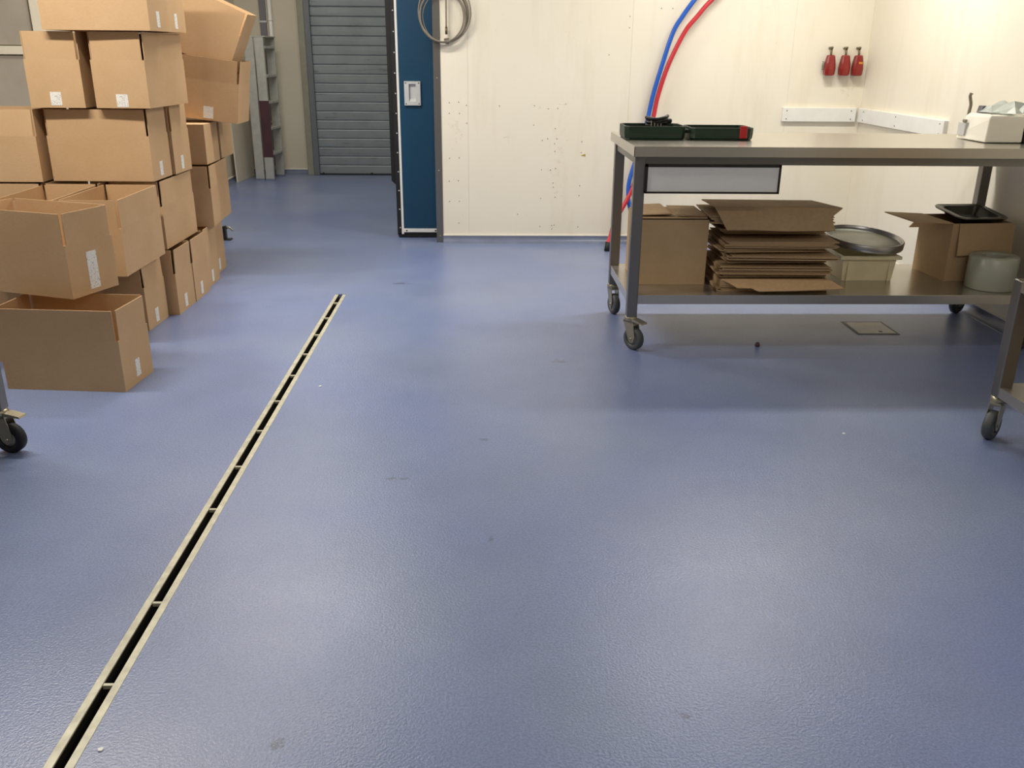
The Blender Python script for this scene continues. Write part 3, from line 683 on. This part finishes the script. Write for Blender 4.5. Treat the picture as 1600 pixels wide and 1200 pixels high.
# ================================================================== PASSAGE THINGS
ld_ = thing('step_ladder', 'folded aluminium stepladder with a maroon band leaning in the passage', 'ladder', (-2.525, 10.45, 0), (0, 0, R_(-5)))
for k, (yy, off, wd) in enumerate(((0, -.11, .10), (.0, .005, .10))):
    for s in (0, 1):
        MB().box(off, off+wd, s*.38-.012, s*.38+.012, 0, 1.535, .003, 1).build('stile', 'alu', ld_)
for z in (.28, .56, .84, 1.12, 1.42): MB().box(.012, .112, .012, .368, z, z+.028, .003, 1).build('step', 'alu', ld_)
MB().box(-.11, .12, -.01, .39, 1.535, 1.55, .004, 1).build('top_cap', 'alu', ld_)
MB().box(.004, .108, -.0135, .013, .26, .875).build('band', 'maroon', ld_)
for off in (-.112, .003): 
    for s in (0, 1): MB().box(off, off+.104, s*.38-.015, s*.38+.015, 0, .02).build('foot', 'skirt', ld_)
wbd = thing('white_board', 'plain white board leaning on the passage wall behind the cartons', 'board', (-2.775, 10.55, 0), (0, R_(-1.2), R_(-4)))
MB().box(-.012, .006, -.30, .30, 0, 1.7, .002, 1).build('sheet', 'wall2', wbd)
MB().box(-.014, .008, -.302, .302, 1.7, 1.706).build('edge', 'cap', wbd)
cd = thing('cable_trunking', 'flat grey trunking running up the passage end wall', 'trunking', (-2.54, 11.05, 0))
MB().box(-.035, .035, -.03, 0, .1, 2.7, .003, 1).build('cover', 'conduit', cd)
for z in (.6, 1.7): MB().box(-.04, .04, -.034, 0, z, z+.02, .002, 1).build('clip', 'grey_pl', cd)
pp = thing('white_pipe', 'white pipe running up the passage end wall beside the trunking', 'pipe', (-2.455, 11.05, 0))
MB().tube([(0, -.03, .1), (0, -.03, 2.7)], .024, 14).build('pipe_run', 'white_pl', pp)
for z in (.7, 1.72): MB().lathe([(.024, 0), (.029, 0), (.029, .02), (.024, .02)], 14, c=(0, -.03, z)).build('clip', 'white_pl', pp)
# cream-framed cabinet behind the cartons
cb = thing('metal_cabinet', 'grey metal-panelled cabinet with a cream frame behind the carton stack', 'cabinet', (-3.4, 6.6, 0))
m = MB(); m.box(.36, .44, -.1, .3, 0, 2.3, .004, 1); m.box(-.72, -.64, -.1, .3, 0, 2.3, .004, 1)
for z in (.0, .68, 1.36, 2.2): m.box(-.64, .36, -.1, .3, z, z+.055, .003, 1)
m.build('frame', 'cab_frame', cb)
for z0, z1 in ((.06, .675), (.74, 1.355), (1.42, 2.195)): MB().box(-.638, .345, -.08, .28, z0, z1, .003, 1).build('panel', 'cab_panel', cb)

# ================================================================== TROLLEYS AT THE PICTURE EDGES
def trolley(label, loc, x0, x1, y0, y1, shelves, htop, legs_at, wm, caster_rot, brake):
    o = thing('steel_trolley', label, 'trolley', loc)
    l0 = None
    for i, x in enumerate((x0, x1)):
        for j, y in enumerate((y0, y1)):
            if l0 is None: l0 = MB().box(-.026, .026, -.026, .026, .168, htop, .004, 2).build('leg', 'steel_leg', o, (x, y, 0))
            else: copy_part(l0, o, (x, y, 0))
            caster(o, (x, y, 0), caster_rot, wm, brake=brake)
    for z in shelves:
        m = MB(); m.box(x0-.02, x1+.02, y0-.02, y1+.02, z-.004, z, .001, 1)
        m.box(x0, x1, y0-.024, y0-.02, z-.04, z); m.box(x0, x1, y1+.02, y1+.024, z-.04, z); m.box(x0-.024, x0-.02, y0, y1, z-.04, z); m.box(x1+.02, x1+.024, y0, y1, z-.04, z)
        m.build('shelf', 'steel', o)
    return o
tr2 = trolley('stainless trolley with a low shelf cut by the right picture edge', (2.36, 2.8, 0), -.37, .30, -.42, .34, (.215, .63), .63, None, 'grey_rubber', R_(40), False)
c1 = big_carton('cardboard_box', 'dull carton on top of the right-hand trolley', (2.40, 2.90, .631), 0, .56, .40, .28)
for s in (-1, 1): MB().box(-.27, .27, -.19, 0, 0, .005).build('flap', 'card2', c1, (0, s*.19, .281), (0, 0, 0 if s > 0 else math.pi))
c2 = big_carton('cardboard_box', 'dull carton on the low shelf of the right-hand trolley', (2.42, 2.86, .216), 0, .5, .44, .36)
for s in (-1, 1): MB().box(-.24, .24, -.21, 0, 0, .005).build('flap', 'card2', c2, (0, s*.21, .361), (0, 0, 0 if s > 0 else math.pi))
bl = thing('blue_bag', 'crumpled blue plastic bag on the carton at the right picture edge', 'plastic bag', (2.36, 2.96, .918))
crumple(9, 8, .40, .26, .02, 9, .05).build('film', 'blue_bag', bl)
tr1 = trolley('stainless trolley with a braked black wheel cut by the left picture edge', (-2.18, 2.72, 0), -.42, .405, -.38, .32, (.34, .80), .85, None, 'rubber', R_(172), True)

# ================================================================== BITS ON THE FLOOR
MB_ = MB(); MB_.lathe([(0, 0), (.011, 0), (.013, .006), (.011, .016), (.006, .022), (0, .022)], 12, rot=Matrix.Rotation(R_(8), 4, 'X'))
tag(MB_.build('rubber_stopper', 'maroon', loc=(1.392, 4.287, .0)), 'tiny dark stopper lying on the floor under the table', 'stopper')
for (x, y, lab) in ((-.738, 3.714, 'tiny white chip on the floor right of the drain'), (1.413, 3.171, 'tiny white chip on the floor near the right-hand trolley'), (-.823, 1.52, 'white chip on the floor beside the near end of the drain')):
    m = MB(); m.prism([(-.005, -.004), (.004, -.005), (.006, .002), (.0, .007), (-.006, .003)], 'z', 0, .003)
    tag(m.build('paint_chip', 'white_pl', loc=(x, y, 0), rot=(0, 0, x*3)), lab, 'chip', 'white chips on the floor')
fb = thing('door_stop', 'small metal foot at the end of the carton row', 'fitting', (-2.03, 7.0, 0))
MB().box(-.03, -.005, -.02, .02, 0, .11, .004, 1).build('block', 'pan', fb)
MB().tube(smooth_path([(0, 0, .09), (.02, -.01, .1), (.05, -.01, .075)], 5), .008, 8).build('lever', 'zinc', fb)
MB().box(-.04, .03, -.03, .03, 0, .01).build('base', 'dark_trim', fb)
